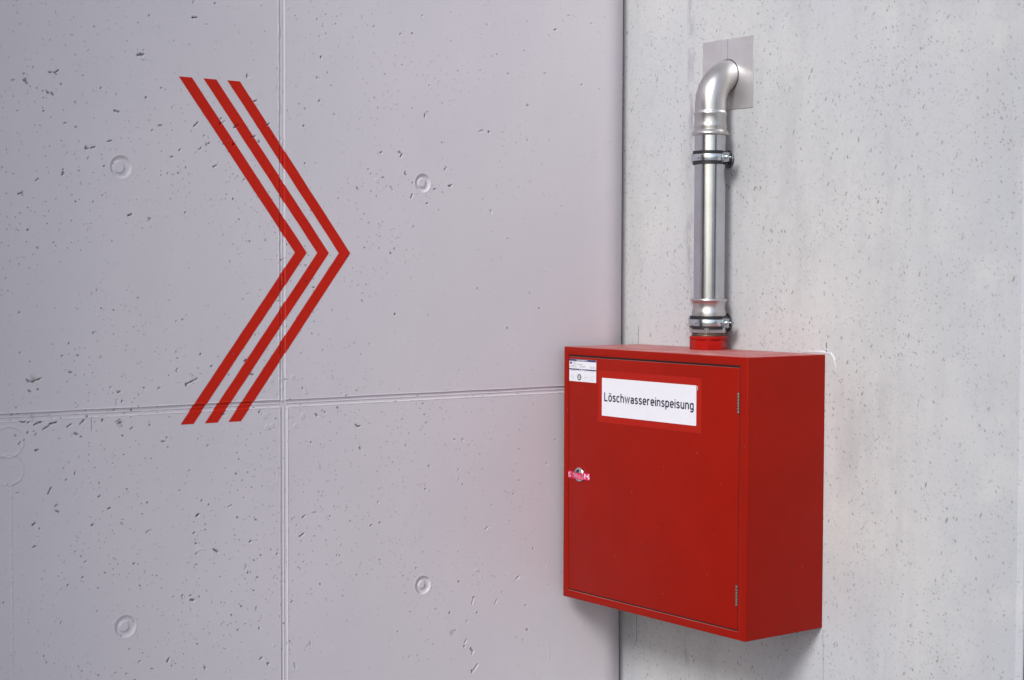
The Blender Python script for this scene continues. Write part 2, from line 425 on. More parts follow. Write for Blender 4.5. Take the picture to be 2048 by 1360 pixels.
# ------------------------------------------------------------------ painted wall (relief as real geometry)
X0 = 0.045
KY, OY, OZ = .99248, -.02701, .00779      # numbers below taken from image pixels at x=0.014; scaled about the camera to x=0.045
PITS = (
    "-1.5725,1.7257,-1.5605,1.7268,0.0030,d;-1.7335,1.6108,-1.7163,1.6136,0.0032,d;-1.7249,1.6155,-1.7207,1.6092,0.0027,d;-1.7163,1.6256,-1.7163,1.6256,0.0024,d;"
    "-1.9782,1.5471,-1.9702,1.5465,0.0026,d;-1.9635,1.5470,-1.9581,1.5487,0.0026,d;-1.9581,1.5487,-1.9527,1.5542,0.0023,d;-2.0758,1.5182,-2.0706,1.5186,0.0028,s;"
    "-2.0458,1.5217,-2.0354,1.5135,0.0023,d;-2.0406,1.5246,-2.0393,1.5196,0.0020,d;-2.0444,1.5383,-2.0431,1.5384,0.0025,d;-1.8863,1.5450,-1.8863,1.5450,0.0030,d;"
    "-2.0105,1.5038,-2.0105,1.5038,0.0026,d;-1.9840,1.4954,-1.9800,1.4931,0.0021,d;-1.9720,1.4936,-1.9667,1.4888,0.0024,d;-1.8369,1.5159,-1.8369,1.5159,0.0029,d;"
    "-1.6663,1.5279,-1.6663,1.5279,0.0030,d;-1.6517,1.5249,-1.6517,1.5249,0.0024,d;-1.7112,1.5021,-1.7070,1.4984,0.0019,d;-1.7996,1.4593,-1.7884,1.4560,0.0032,d;"
    "-1.9390,1.4170,-1.9336,1.4186,0.0025,d;-1.9065,1.4097,-1.9065,1.4097,0.0022,d;-1.8184,1.3765,-1.8086,1.3796,0.0028,d;-1.8809,1.3537,-1.8795,1.3603,0.0029,d;"
    "-1.8795,1.3538,-1.8740,1.3554,0.0026,d;-1.8657,1.3571,-1.8560,1.3602,0.0026,d;-1.6726,1.4268,-1.6654,1.4273,0.0026,d;-1.5679,1.4314,-1.5574,1.4415,0.0026,d;"
    "-1.4831,1.4444,-1.4754,1.4504,0.0021,s;-1.4069,1.5849,-1.4054,1.5753,0.0029,d;-1.3853,1.5100,-1.3774,1.5133,0.0028,d;-1.4923,1.4412,-1.4862,1.4429,0.0028,d;"
    "-1.4463,1.4341,-1.4354,1.4402,0.0033,d;-1.4511,1.3868,-1.4480,1.3869,0.0036,d;-1.5320,1.3841,-1.5214,1.3874,0.0026,d;-1.5320,1.3841,-1.5305,1.3787,0.0021,s;"
    "-1.6410,1.3436,-1.6321,1.3454,0.0028,d;-1.6129,1.3625,-1.6099,1.3654,0.0027,d;-1.5111,1.3220,-1.5019,1.3265,0.0029,d;-1.5532,1.3681,-1.5487,1.3710,0.0023,d;"
    "-1.3919,1.4092,-1.3809,1.4140,0.0025,d;-1.3715,1.4019,-1.3668,1.3965,0.0022,d;-1.3445,1.4440,-1.3365,1.4514,0.0024,d;-1.1257,1.4909,-1.1207,1.4869,0.0027,s;"
    "-1.1689,1.6529,-1.1689,1.6486,0.0026,d;-2.0615,1.2303,-2.0523,1.2345,0.0026,d;-1.7619,1.1825,-1.7533,1.1854,0.0027,d;-1.7031,1.1772,-1.6973,1.1733,0.0024,d;"
    "-1.5974,1.1932,-1.5944,1.1960,0.0025,d;-1.9950,1.4459,-1.9937,1.4460,0.0023,d;-2.1025,1.2975,-2.1025,1.2937,0.0023,s;-1.9455,1.2846,-1.9414,1.2873,0.0023,d;"
    "-2.0151,1.2665,-2.0098,1.2705,0.0021,d;-1.3500,1.7093,-1.3501,1.7065,0.0022,d;-1.6769,1.7010,-1.6740,1.6946,0.0027,b;-1.8091,1.7109,-1.8091,1.7109,0.0026,b;"
    "-1.5082,1.6498,-1.5052,1.6474,0.0025,b;-2.0447,0.7540,-2.0395,0.7486,0.0026,d;-2.0395,0.7486,-2.0249,0.7468,0.0023,d;-2.0249,0.7494,-2.0062,0.7552,0.0025,d;"
    "-1.9492,0.8133,-1.9492,0.8107,0.0026,d;-1.9319,0.7695,-1.9223,0.7679,0.0025,d;-1.9128,0.7610,-1.9128,0.7597,0.0020,d;-2.0158,0.7283,-2.0144,0.7256,0.0023,d;"
    "-2.0384,0.7253,-2.0357,0.7213,0.0018,d;-1.8760,0.7121,-1.8760,0.7121,0.0022,d;-1.7947,0.7101,-1.7876,0.7124,0.0024,d;-1.7777,0.7120,-1.7777,0.7026,0.0020,b;"
    "-1.5982,0.7225,-1.5847,0.7289,0.0025,d;-1.5847,0.7289,-1.5636,0.7378,0.0028,d;-1.5967,0.7266,-1.5938,0.7196,0.0023,d;-1.6218,0.7673,-1.6218,0.7673,0.0027,d;"
    "-1.5195,0.7722,-1.5180,0.7708,0.0028,d;-1.5605,0.7666,-1.5575,0.7665,0.0021,d;-1.6781,0.7175,-1.6737,0.7173,0.0022,d;-2.0628,0.6476,-2.0549,0.6433,0.0026,d;"
    "-2.0549,0.6433,-2.0496,0.6457,0.0023,d;-2.0245,0.6353,-2.0179,0.6388,0.0026,d;-2.0125,0.6411,-2.0058,0.6421,0.0031,d;-2.0417,0.6414,-2.0391,0.6438,0.0021,d;"
    "-2.0020,0.6223,-1.9885,0.6294,0.0022,d;-1.9885,0.6294,-1.9831,0.6344,0.0026,d;-1.9831,0.6357,-1.9669,0.6387,0.0029,d;-1.9357,0.6253,-1.9261,0.6313,0.0025,d;"
    "-1.9001,0.6313,-1.8903,0.6413,0.0026,d;-2.0235,0.6066,-2.0194,0.6142,0.0023,d;-1.9167,0.6084,-1.9072,0.6026,0.0028,d;-1.9003,0.5982,-1.8976,0.5967,0.0022,d;"
    "-2.0224,0.5689,-2.0158,0.5698,0.0036,d;-1.7583,0.6103,-1.7540,0.6127,0.0024,d;-1.8009,0.6314,-1.7924,0.6336,0.0035,s;-1.7953,0.6270,-1.7853,0.6292,0.0032,d;"
    "-1.7895,0.6388,-1.7882,0.6200,0.0021,s;-1.4879,0.6373,-1.4787,0.6341,0.0022,d;-2.0673,0.5872,-2.0620,0.5933,0.0019,d;-1.6687,0.5712,-1.6613,0.5708,0.0025,d;"
    "-1.6539,0.5813,-1.6539,0.5813,0.0022,d;-1.9886,0.4543,-1.9818,0.4681,0.0025,d;-1.9700,0.4200,-1.9659,0.4223,0.0021,d;-1.9701,0.4082,-1.9593,0.4020,0.0024,d;"
    "-2.0321,0.3744,-2.0254,0.3790,0.0027,d;-2.0299,0.3181,-2.0246,0.3188,0.0023,d;-1.8515,0.4341,-1.8473,0.4365,0.0023,d;-1.8251,0.3998,-1.8180,0.4019,0.0025,d;"
    "-1.5669,0.3572,-1.5593,0.3621,0.0028,d;-1.7154,0.3238,-1.7095,0.3301,0.0025,s;-1.7095,0.3301,-1.7008,0.3307,0.0022,s;-1.7871,0.3589,-1.7814,0.3530,0.0027,s;"
    "-1.8702,0.3597,-1.8674,0.3608,0.0024,d;-1.4673,0.3752,-1.4595,0.3788,0.0025,s;-1.5762,0.3108,-1.5717,0.3132,0.0025,d;-1.9475,0.5168,-1.9461,0.5181,0.0022,d;"
    "-1.6176,0.4361,-1.6161,0.4332,0.0026,d;-1.9337,0.5317,-1.9324,0.5329,0.0020,d;-1.8622,0.5122,-1.8608,0.5121,0.0021,d;-1.6996,0.5268,-1.6996,0.5268,0.0020,d;"
    "-1.8223,0.4009,-1.8180,0.4033,0.0027,d;-1.5669,0.3586,-1.5593,0.3635,0.0028,d;-1.5156,0.2617,-1.5094,0.2569,0.0028,d;-1.5094,0.2569,-1.5018,0.2519,0.0031,d;"
    "-1.5643,0.2638,-1.5446,0.2646,0.0025,b;-1.5831,0.1266,-1.5771,0.1245,0.0042,d;-1.6116,0.1397,-1.6086,0.1435,0.0021,d;-1.6116,0.1355,-1.6087,0.1324,0.0021,s;"
    "-1.3818,0.0828,-1.3819,0.0728,0.0024,s;-1.6558,-0.0360,-1.6513,-0.0269,0.0028,d;-1.3711,-0.0691,-1.3647,-0.0657,0.0033,d;-1.5445,-0.0658,-1.5415,-0.0718,0.0025,d;"
    "-1.8918,0.2632,-1.8862,0.2652,0.0024,s;-1.2388,0.2705,-1.2256,0.2794,0.0028,d;-1.2438,0.2724,-1.2405,0.2721,0.0022,d;-1.2322,0.3236,-1.2222,0.3300,0.0023,d;"
    "-1.2079,-0.0407,-1.2046,-0.0500,0.0037,s;-1.2593,-0.0965,-1.2561,-0.1086,0.0029,s;-1.3277,-0.0348,-1.3277,-0.0362,0.0043,b;-1.8131,0.0904,-1.8116,0.0902,0.0035,b;"
    "-1.5688,0.2837,-1.5673,0.2808,0.0028,d;-1.5689,0.2531,-1.5659,0.2542,0.0024,d;-1.5691,0.2239,-1.5660,0.2222,0.0025,d;-1.4019,0.2703,-1.3987,0.2714,0.0027,d;"
    "-1.4179,0.1966,-1.4131,0.2018,0.0021,s;-1.8976,0.2238,-1.8962,0.2237,0.0024,d;-1.3443,0.3735,-1.3443,0.3649,0.0023,b;-1.8702,0.3610,-1.8688,0.3622,0.0024,d;"
    "-1.5604,0.1337,-1.5589,0.1321,0.0022,d;-1.5876,0.1383,-1.5846,0.1393,0.0024,d;-0.9648,1.3873,-0.9630,1.3874,0.0028,d;-0.8942,1.3772,-0.8906,1.3848,0.0025,d;"
    "-0.8781,1.3332,-0.8799,1.3287,0.0028,d;-0.8781,1.3287,-0.8745,1.3244,0.0025,d;-0.8530,1.3043,-0.8511,1.2984,0.0022,d;-1.0478,1.2812,-1.0427,1.2756,0.0023,d;"
    "-0.9278,1.2868,-0.9225,1.2766,0.0027,s;-0.8565,1.2578,-0.8529,1.2669,0.0027,d;-0.7195,1.2984,-0.7139,1.2956,0.0029,d;-0.7139,1.2956,-0.7083,1.3019,0.0029,d;"
    "-0.7363,1.3449,-0.7289,1.3528,0.0023,d;-0.6033,1.4688,-0.5957,1.4738,0.0025,s;-0.5621,1.2263,-0.5582,1.2202,0.0031,s;-0.8003,1.2414,-0.7985,1.2414,0.0026,d;"
    "-0.7748,1.2859,-0.7693,1.2846,0.0024,d;-0.8081,1.5101,-0.8081,1.4981,0.0028,d;-0.7457,1.4278,-0.7439,1.4278,0.0023,d;-0.5708,1.4705,-0.5669,1.4676,0.0025,d;"
    "-0.3396,1.7947,-0.3334,1.7905,0.0032,b;-0.3092,1.8085,-0.3051,1.8073,0.0030,d;-0.2541,1.8581,-0.2541,1.8581,0.0024,d;-0.4200,1.4488,-0.4160,1.4538,0.0025,s;"
    "-0.1986,1.6420,-0.1965,1.6406,0.0026,d;-0.4206,1.5619,-0.4146,1.5591,0.0025,d;-0.6288,0.0011,-0.6231,0.0193,0.0031,s;-0.6231,0.0208,-0.6212,0.0222,0.0028,d;"
    "-0.5397,-0.0080,-0.5319,0.0038,0.0027,s;-0.4140,-0.1052,-0.4079,-0.1109,0.0032,d;-0.4549,0.0603,-0.4450,0.0672,0.0032,s;-0.6571,-0.1193,-0.6495,-0.1077,0.0031,s;"
    "-0.6590,-0.1269,-0.6571,-0.1303,0.0022,d;-0.6322,-0.1384,-0.6245,-0.1489,0.0038,d;-0.6264,-0.1470,-0.6283,-0.1562,0.0025,s;-0.6281,-0.2145,-0.6051,-0.1910,0.0035,s;"
    "-0.6301,-0.2064,-0.6243,-0.2135,0.0025,d;-0.9052,-0.0494,-0.9034,-0.0511,0.0027,d;-0.7142,-0.0135,-0.7123,-0.0169,0.0028,d;-0.6157,0.1048,-0.6042,0.1036,0.0035,b;"
    "-0.4956,-0.1762,-0.4956,-0.1826,0.0026,b;-0.3316,0.0889,-0.3295,0.0806,0.0036,b;-0.4184,-0.0290,-0.4164,-0.0276,0.0029,d;-0.7941,-0.0885,-0.7923,-0.0918,0.0026,s;"
    "-0.7756,-0.1049,-0.7738,-0.1051,0.0023,d;-0.6497,-0.0497,-0.6459,-0.0517,0.0025,s;-0.8385,0.1364,-0.8367,0.1362,0.0023,d;-0.6805,0.0775,-0.6786,0.0757,0.0023,d;"
    "-0.3260,-0.1688,-0.3216,-0.2150,0.0016,b;-1.4175,0.7817,-1.4112,0.7871,0.0034,d;-1.4003,0.7459,-1.3877,0.7426,0.0023,d;-1.0515,0.5848,-1.0446,0.5785,0.0028,d;"
    "-1.0446,0.5785,-1.0359,0.5795,0.0025,d;-1.1869,0.6225,-1.1819,0.6164,0.0023,d;-1.1585,0.6284,-1.1552,0.6253,0.0022,d;-1.0840,0.6689,-1.0823,0.6732,0.0024,d;"
    "-1.1147,0.6394,-1.1113,0.6349,0.0023,d;-1.3706,0.6358,-1.3674,0.6399,0.0023,d;-1.2037,0.5406,-1.2020,0.5405,0.0026,d;-1.0377,0.5159,-1.0342,0.5097,0.0027,d;"
    "-1.0804,1.0775,-1.0770,1.0776,0.0029,d;-0.9312,1.0922,-0.9276,1.0877,0.0024,d;-0.9170,1.1057,-0.9152,1.0998,0.0022,d;-1.0307,0.9515,-1.0272,0.9470,0.0024,d;"
    "-0.9151,0.9088,-0.9133,0.9072,0.0024,d;-1.1947,0.9887,-1.1914,0.9887,0.0026,d;-0.3689,0.9195,-0.3669,0.9179,0.0026,d;-0.4963,0.8611,-0.4943,0.8579,0.0025,d;"
    "-0.8009,0.5775,-0.7991,0.5728,0.0024,s;-0.6667,0.5193,-0.6629,0.5145,0.0026,s;-0.7915,0.4457,-0.7896,0.4425,0.0024,d;-0.5757,0.2313,-0.5699,0.2355,0.0027,s;"
    "-0.3356,0.4225,-0.3335,0.4176,0.0026,s;-1.0030,0.8211,-1.0012,0.8196,0.0025,s;-1.9479,0.8133,-1.9465,0.8119,0.0026,s;-1.8681,0.6468,-1.8684,0.6123,0.0011,s;"
    "-1.7977,0.6914,-1.8006,0.6742,0.0011,s;-2.0878,0.4892,-2.0885,-0.0216,0.0015,s;-2.0800,0.4834,-2.0682,0.4877,0.0010,s;-2.0802,0.4641,-2.0644,0.4615,0.0010,s;"
    "-1.2056,0.3344,-1.1840,0.3369,0.0015,s;"
)
def lin(a, b, st): return np.arange(a, b, st)
JV = -1.2945                                    # middle of the upright joint
ys = np.concatenate([[-7., -6, -5, -4, -3.2, -2.7, -2.4, -2.25], lin(-2.17, -1.322, .0023), lin(-1.322, -1.262, .0011),
                     lin(-1.262, -.075, .0023), lin(-.075, .0252, .0023), [.0257]])
zs = np.concatenate([[-.62, -.5, -.45, -.40], lin(-.37, .640, .0023), lin(.640, .678, .0010), lin(.678, 1.93, .0023),
                     [2.0, 2.1, 2.4, 2.8, 3.4, 4.2]])
def merge(a, tol=.0007):
    a = np.unique(np.round(a, 6)); out = [a[0]]
    for q in a[1:]:
        if q-out[-1] > tol: out.append(q)
    return np.array(out)
ys = merge(ys); zs = merge(zs)
NY, NZ = len(ys), len(zs)
Yg, Zg = np.meshgrid(ys, zs, indexing='ij')
H = np.zeros((NY, NZ)); DIRT = np.zeros((NY, NZ)); RUST = np.zeros((NY, NZ)); JOINT = np.zeros((NY, NZ))
rng = np.random.default_rng(7)
def n1(x, seed, freq):                          # smooth 1-D noise
    r = np.random.default_rng(seed).uniform(-1, 1, 4096)
    q = (x+10)*freq; i = np.floor(q).astype(int); f = q-i; f = f*f*(3-2*f)
    return r[i % 4096]*(1-f)+r[(i+1) % 4096]*f
def sst(a, b, x):
    t = np.clip((x-a)/(b-a), 0, 1); return t*t*(3-2*t)
def gs(x, c, s): return np.exp(-((x-c)/s)**2)
# level joint: shallow step with ragged burr, centre fin and lower lip
zt, zm, zb = .6672, .6580, .6487
rag = n1(ys, 1, 60)*.5+n1(ys, 2, 200)*.5
ragm = np.clip(.75+.35*n1(ys, 3, 25)+.25*rag, .2, 1.3)[:, None]
wob = (n1(ys, 4, 8)*.0006)[:, None]
left = sst(-1.25, -1.33, ys)[:, None]           # burr is heavier left of the crossing
hz = -.0030*sst(zt+.0012+wob, zt-.0010+wob, Zg)*sst(zb-.0012, zb+.0010, Zg)
hz += .0024*gs(Zg, zt+.0018+wob, .0014)*ragm*(.45+.55*left)
hz += .0022*gs(Zg, zm+wob*.5, .0012)*(.8+.3*rag[:, None])
hz += .0013*gs(Zg, zb-.0016, .0012)*(.6+.5*n1(ys, 9, 90)[:, None])
# upright joint: two leaves, shifted where the lower pour starts
ragz = np.clip(.7+.5*n1(zs, 5, 110)+.4*n1(zs, 6, 230), 0, 1.5)[None, :]
wz = (n1(zs, 8, 7)*.0006)[None, :]
def vj(a, b, fin, big):
    c = (a+b)/2
    h = -.0030*sst(a-.0010, a+.0012, Yg+wz)*sst(b+.0012, b-.0010, Yg+wz)
    h += .0016*gs(Yg+wz, c, .0016)
    h += .0019*gs(Yg+wz, a-.0018, .0013)*(ragz if fin == 0 else .3)
    h += .0021*gs(Yg+wz, b+.0018, .0013)*(ragz if fin == 1 else .35)
    if big: h += .0022*gs(Yg+wz, c-.0005, .0015)*np.clip(n1(zs, 12, 140)+n1(zs, 13, 70), 0, 1)[None, :]*sst(1.43, 1.40, Zg)
    return h
upm = sst(.657, .659, Zg)
hv = vj(-1.3055, -1.2875, 0, True)*upm+vj(-1.3020, -1.2815, 1, False)*(1-upm)
inh = sst(zt+.001, zt-.001, Zg)*sst(zb-.001, zb+.001, Zg)
inv = sst(-1.3065, -1.3045, Yg)*sst(-1.2805, -1.2825, Yg)
H += np.where((inh > .5) & (inv > .5), -.0028, hz*(1-inv)+hv*(1-inh))
H += .003*np.exp(-(((Yg+1.2965)/.004)**2+((Zg-.6665)/.004)**2))
FULL = np.clip((ys > -2.2), 0, 1)
H *= 1.0
def local(y, z, r):
    i0, i1 = np.searchsorted(ys, (y-r, y+r)); k0, k1 = np.searchsorted(zs, (z-r, z+r))
    return slice(i0, max(i1, i0+1)), slice(k0, max(k1, k0+1))
def capsule(ya, za, yb, zb_, r, kind, seed):
    cy, cz = (ya+yb)/2, (za+zb_)/2
    L = math.hypot(yb-ya, zb_-za)
    a, b = local(cy, cz, L/2+r*3.2+.002)
    Y, Z = Yg[a, b], Zg[a, b]
    if Y.size == 0: return
    t = np.clip(((Y-ya)*(yb-ya)+(Z-za)*(zb_-za))/max(L*L, 1e-12), 0, 1)
    # tapering, uneven body
    rr = r*(.75+.45*np.random.default_rng(seed).random()+.25*np.sin(t*7+seed))
    d = np.hypot(Y-(ya+t*(yb-ya)), Z-(za+t*(zb_-za)))
    d = d+r*.28*n1(Y*3+Z*1.7, seed, 140)
    if kind == 'b':
        H[a, b] += .0016*(1-sst(0, rr*1.5, d))
    else:
        m_ = 1-sst(rr*.35, rr*1.45, d)
        dep = .0046 if kind == 'd' else .0030
        H[a, b] = H[a, b]*(1-m_*.5)-dep*m_
        H[a, b] += .0004*gs(d, rr*1.9, rr*.5)
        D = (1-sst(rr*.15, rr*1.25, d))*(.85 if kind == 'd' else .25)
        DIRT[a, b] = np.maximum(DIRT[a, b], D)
k = 0
for q in PITS.split(';'):
    if not q: continue
    f = q.split(',')
    long_ = math.hypot(float(f[0])-float(f[2]), float(f[1])-float(f[3])) > .1
    if long_:
        # long vertical tape edge
        n = 14
        for i in range(n):
            t0, t1 = i/n, (i+1)/n
            y0, z0, y1, z1 = map(float, f[:4])
            capsule(y0+(y1-y0)*t0, z0+(z1-z0)*t0, y0+(y1-y0)*t1, z0+(z1-z0)*t1, .0022, 'b', 40+i)
    else:
        capsule(*map(float, f[:4]), float(f[4])*.74, f[5], k)
    k += 1
# many smaller voids, denser to the lower left
cnt = 0
while cnt < 570:
    y = -2.15+2.08*rng.random(); z = -.36+2.27*rng.random()
    dens = .35+.65*np.clip((-y-.2)/1.5, 0, 1)
    dens *= 1.0 if z < 1.0 else .72
    dens *= .35+.9*max(0, float(n1(np.array([y*2.3+z*1.1]), 21, 3)[0]*.5+.5))
    if rng.random() > dens: continue
    r = .0011+.0011*rng.random()**2.5
    L = r*rng.random()**2*2.4
    an = rng.normal(.7, 1.0)
    capsule(y, z, y+L*math.cos(an), z+L*math.sin(an), r, 'd' if rng.random() < .62 else ('s' if rng.random() < .55 else 'b'), 1000+cnt)
    cnt += 1
# cone-anchor recesses with a mortar plug set off centre
def tie(y, z, r, oy, oz, ri, dep=.0046):
    a, b = local(y, z, r*1.7)
    Y, Z = Yg[a, b], Zg[a, b]
    d = np.hypot(Y-y, Z-z); di = np.hypot(Y-y-oy, Z-z-oz)
    m_ = 1-sst(r-.0022, r+.0008, d)
    H[a, b] = H[a, b]*(1-m_)-dep*m_
    H[a, b] += .0007*gs(d, r+.003, .002)
    H[a, b] += m_*(dep*.75)*(1-sst(ri-.0030, ri+.0012, di))
    H[a, b] -= m_*.0009*gs(d, r*.70, .0016)
for y, z, r, oy, oz, ri in ((-1.7823, 1.3108, .0290, -.006, .000, .0175), (-.815, 1.3026, .0265, -.003, .000, .0150),
                            (-.8129, .0815, .0265, -.003, .001, .0130), (-1.7775, .0777, .0290, -.003, .000, .0150)):
    tie(y, z, r, oy, oz, ri)
def ring(y, z, r, s=.0012, amp=.0008, gap=0):
    a, b = local(y, z, r+s*4)
    Y, Z = Yg[a, b], Zg[a, b]
    H[a, b] += amp*gs(np.hypot(Y-y, Z-z), r, s)
for y, z, r, amp in ((-2.0934, .5952, .0395, .0022), (-2.094, .5232, .0395, .0018), (-1.3376, .453, .027, .0008)):
    ring(y, z, r, .0014, amp)
for y, z in ((-1.6161,1.3095),(-1.3321,.7265),(-1.3577,.6990),(-1.2625,.7311),(-1.22,.6891),(-1.3563,.6237),(-1.3292,.5981),
             (-1.23,.6188),(-1.253,.5912),(-1.3353,1.3095),(-.9787,1.3042),(-1.3452,.5919)):
    ring(y, z, .0046, .0016, .0018)
# rust-brown crumbly patches
for y, z, r in ((-1.7890, .6262, .013), (-2.0300, .6560, .008), (-2.0290, .7550, .012), (-.7030, -.0790, .010), (-1.7160, 1.6000, .006)):
    a, b = local(y, z, r*1.5)
    Y, Z = Yg[a, b], Zg[a, b]
    d = np.hypot(Y-y, (Z-z)*.8)
    nn = n1(Y*5+Z*2, 31, 190)*.5+n1(Z*6-Y*3, 32, 160)*.5
    m_ = (1-sst(r*.4, r*1.1, d))*sst(-.15, .5, nn)
    RUST[a, b] = np.maximum(RUST[a, b], m_*.55)
    H[a, b] -= .0014*m_
# edge by the concrete wall is rounded off into the gap
EDGE = .056*np.clip((ys+.104)/.130, 0, 1)**2.6
H += -EDGE[:, None]
# gentle unevenness of the shuttering
H += .0012*np.sin(Yg*2.3+1)*np.sin(Zg*1.9)*sst(-2.6, -2.2, Yg)*sst(-.08, -.4, Yg)

paint_wall = thing('painted_wall', 'lilac-grey painted concrete wall with red chevron stripes and four anchor recesses', 'wall', (0, -3, GZ))

def grid_mesh(name, i0, i1, k0, k1, parent):
    Y = Yg[i0:i1, k0:k1]; Z = Zg[i0:i1, k0:k1]; X = X0+H[i0:i1, k0:k1]
    ny, nz = Y.shape
    co_ = np.empty((ny*nz, 3), np.float32)
    co_[:, 0] = X.ravel(); co_[:, 1] = Y.ravel()*KY+OY; co_[:, 2] = Z.ravel()*KY+OZ
    idx = np.arange(ny*nz, dtype=np.int32).reshape(ny, nz)
    f = np.stack([idx[:-1, :-1], idx[1:, :-1], idx[1:, 1:], idx[:-1, 1:]], -1).reshape(-1, 4)
    me = bpy.data.meshes.new(name)
    me.vertices.add(ny*nz); me.vertices.foreach_set('co', co_.ravel())
    me.loops.add(f.size); me.loops.foreach_set('vertex_index', f.ravel())
    me.polygons.add(len(f))
    me.polygons.foreach_set('loop_start', np.arange(0, f.size, 4, dtype=np.int32))
    me.polygons.foreach_set('use_smooth', np.ones(len(f), bool))
    me.update(calc_edges=True)
    for nm, A in (('dirt', DIRT), ('rust', RUST)):
        at = me.attributes.new(nm, 'FLOAT', 'POINT')
        at.data.foreach_set('value', np.ascontiguousarray(A[i0:i1, k0:k1]).ravel().astype(np.float32))
    me.materials.append(M['wall'])
    o = bpy.data.objects.new(name, me)
    C.objects.link(o); o.parent = parent
    return o
im = int(np.searchsorted(ys, -1.2945)); km = int(np.searchsorted(zs, .6580))
for (i0, i1, k0, k1, lb) in ((0, im+1, km, NZ, 'upper left cast panel with two red stripe ends'),
                             (im, NY, km, NZ, 'upper right cast panel holding the chevron tip'),
                             (0, im+1, 0, km+1, 'lower left cast panel with faint plug circles'),
                             (im, NY, 0, km+1, 'lower right cast panel beside the red cabinet')):
    grid_mesh('concrete_panel', i0, i1, k0, k1, paint_wall)
box('wall_core', -.30, -.060, -7, .30, GZ, 4.2, M['wall'], paint_wall)

# chevron stripes: paint film that follows the relief underneath
def sample(A, Y, Z):
    i = np.clip(np.searchsorted(ys, Y)-1, 0, NY-2); kk = np.clip(np.searchsorted(zs, Z)-1, 0, NZ-2)
    fy = (Y-ys[i])/(ys[i+1]-ys[i]); fz = (Z-zs[kk])/(zs[kk+1]-zs[kk])
    return (A[i, kk]*(1-fy)*(1-fz)+A[i+1, kk]*fy*(1-fz)+A[i, kk+1]*(1-fy)*fz+A[i+1, kk+1]*fy*fz)
ZT, ZB = 1.5630, .6142
ZM = (ZT+ZB)/2
for y_end in (-1.6140, -1.5404, -1.4680):
    WID, RUN = .0392, .3585
    step = .0014
    zz = np.unique(np.round(np.concatenate([np.linspace(ZB, ZM, 340), np.linspace(ZM, ZT, 340)]), 6))
    uu = np.linspace(0, WID, 27)
    U, ZZ = np.meshgrid(uu, zz, indexing='ij')
    YY = y_end+RUN*(1-np.abs(ZZ-ZM)/(ZT-ZM))+U
    # the edge of the film wanders very slightly
    YY = YY+(n1(ZZ*1.0, 77+int(-y_end*10), 30)*.00045)
    XX = X0+sample(H, YY, ZZ)+.0007
    me_v = np.stack([XX, YY*KY+OY, ZZ*KY+OZ], -1).reshape(-1, 3)
    nu, nz = U.shape
    idx = np.arange(nu*nz).reshape(nu, nz)
    f = np.stack([idx[:-1, :-1], idx[1:, :-1], idx[1:, 1:], idx[:-1, 1:]], -1).reshape(-1, 4)
    o = mobj('painted_stripe', me_v.tolist(), f.tolist(), M['stripe'], paint_wall, True)
    at = o.data.attributes.new('dirt', 'FLOAT', 'POINT')
    at.data.foreach_set('value', sample(DIRT, YY, ZZ).ravel().astype(np.float32))

# ------------------------------------------------------------------ bare concrete wall
conc = thing('concrete_wall', 'bare pale grey speckled concrete wall carrying the red cabinet and steel pipe', 'wall', (.78, .1, GZ))
bm = bmesh.new()
XE = 1.5725; ZH = 4.2
prof = [(-.014, .30), (-.014, .0025), (-.0115, 0), (1.5545, 0), (1.5560, .0022), (XE-.002, .0090), (XE, .013), (XE-.012, .0135), (XE-.012, .30)]
lo = [bm.verts.new((x, y, GZ)) for x, y in prof]; hi = [bm.verts.new((x, y, ZH)) for x, y in prof]
for i in range(len(prof)):
    j = (i+1) % len(prof)
    bm.faces.new((lo[i], lo[j], hi[j], hi[i]))
bm.faces.new(lo); bm.faces.new(hi)
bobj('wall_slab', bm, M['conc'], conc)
box('end_cladding', XE-.0115, XE-.0015, .0140, .30, GZ, ZH, M['dark'], conc)
def wall_line(x0, z0, x1, z1, wdt, mat, name='scored_line'):
    n = 12; vs = []; fs = []
    for i in range(n+1):
        t = i/n; x = x0+(x1-x0)*t+.0006*math.sin(i*2.1); z = z0+(z1-z0)*t
        ww = wdt*(.7+.5*abs(math.sin(i*1.7)))
        vs += [(x-ww/2, -.0006, z), (x+ww/2, -.0006, z), (x+ww/2, .001, z), (x-ww/2, .001, z)]
    for i in range(n):
        a = i*4; b = a+4
        fs += [(a, a+1, b+1, b), (a+1, a+2, b+2, b+1), (a+3, a, b, b+3)]
    return mobj(name, vs, fs, mat, conc)
wall_line(.0755, .86, .0745, .795, .0016, M['joint'])
wall_line(.0735, .02, .0765, -.19, .0015, M['joint'])
wall_line(.8955, .835, .8955, .806, .0022, M['pencil'], 'pencil_mark')
wall_line(.8950, -.004, .8990, -.19, .0011, M['joint'])

# white sealant smeared at the cabinet's rear corner
def smear(pts, wd, name='sealant_smear'):
    vs = []; fs = []
    for i, (x, z) in enumerate(pts):
        a = pts[max(i-1, 0)]; b = pts[min(i+1, len(pts)-1)]
        d = Vector((b[0]-a[0], b[1]-a[1])).normalized(); nn = Vector((-d.y, d.x))
        ww = wd[i]/2
        vs += [(x-nn.x*ww, -.0004, z-nn.y*ww), (x, -.0018-wd[i]*.12, z), (x+nn.x*ww, -.0004, z+nn.y*ww)]
    for i in range(len(pts)-1):
        a = i*3; b = a+3
        fs += [(a, a+1, b+1, b), (a+1, a+2, b+2, b+1)]
    return mobj(name, vs, fs, M['seal'], conc, True)
smear([(.800, .8032), (.83, .806), (.86, .807), (.885, .8065), (.905, .803)], [.001, .004, .006, .008, .005])
smear([(.880, .822), (.890, .818), (.900, .812), (.908, .808)], [.001, .003, .003, .002])
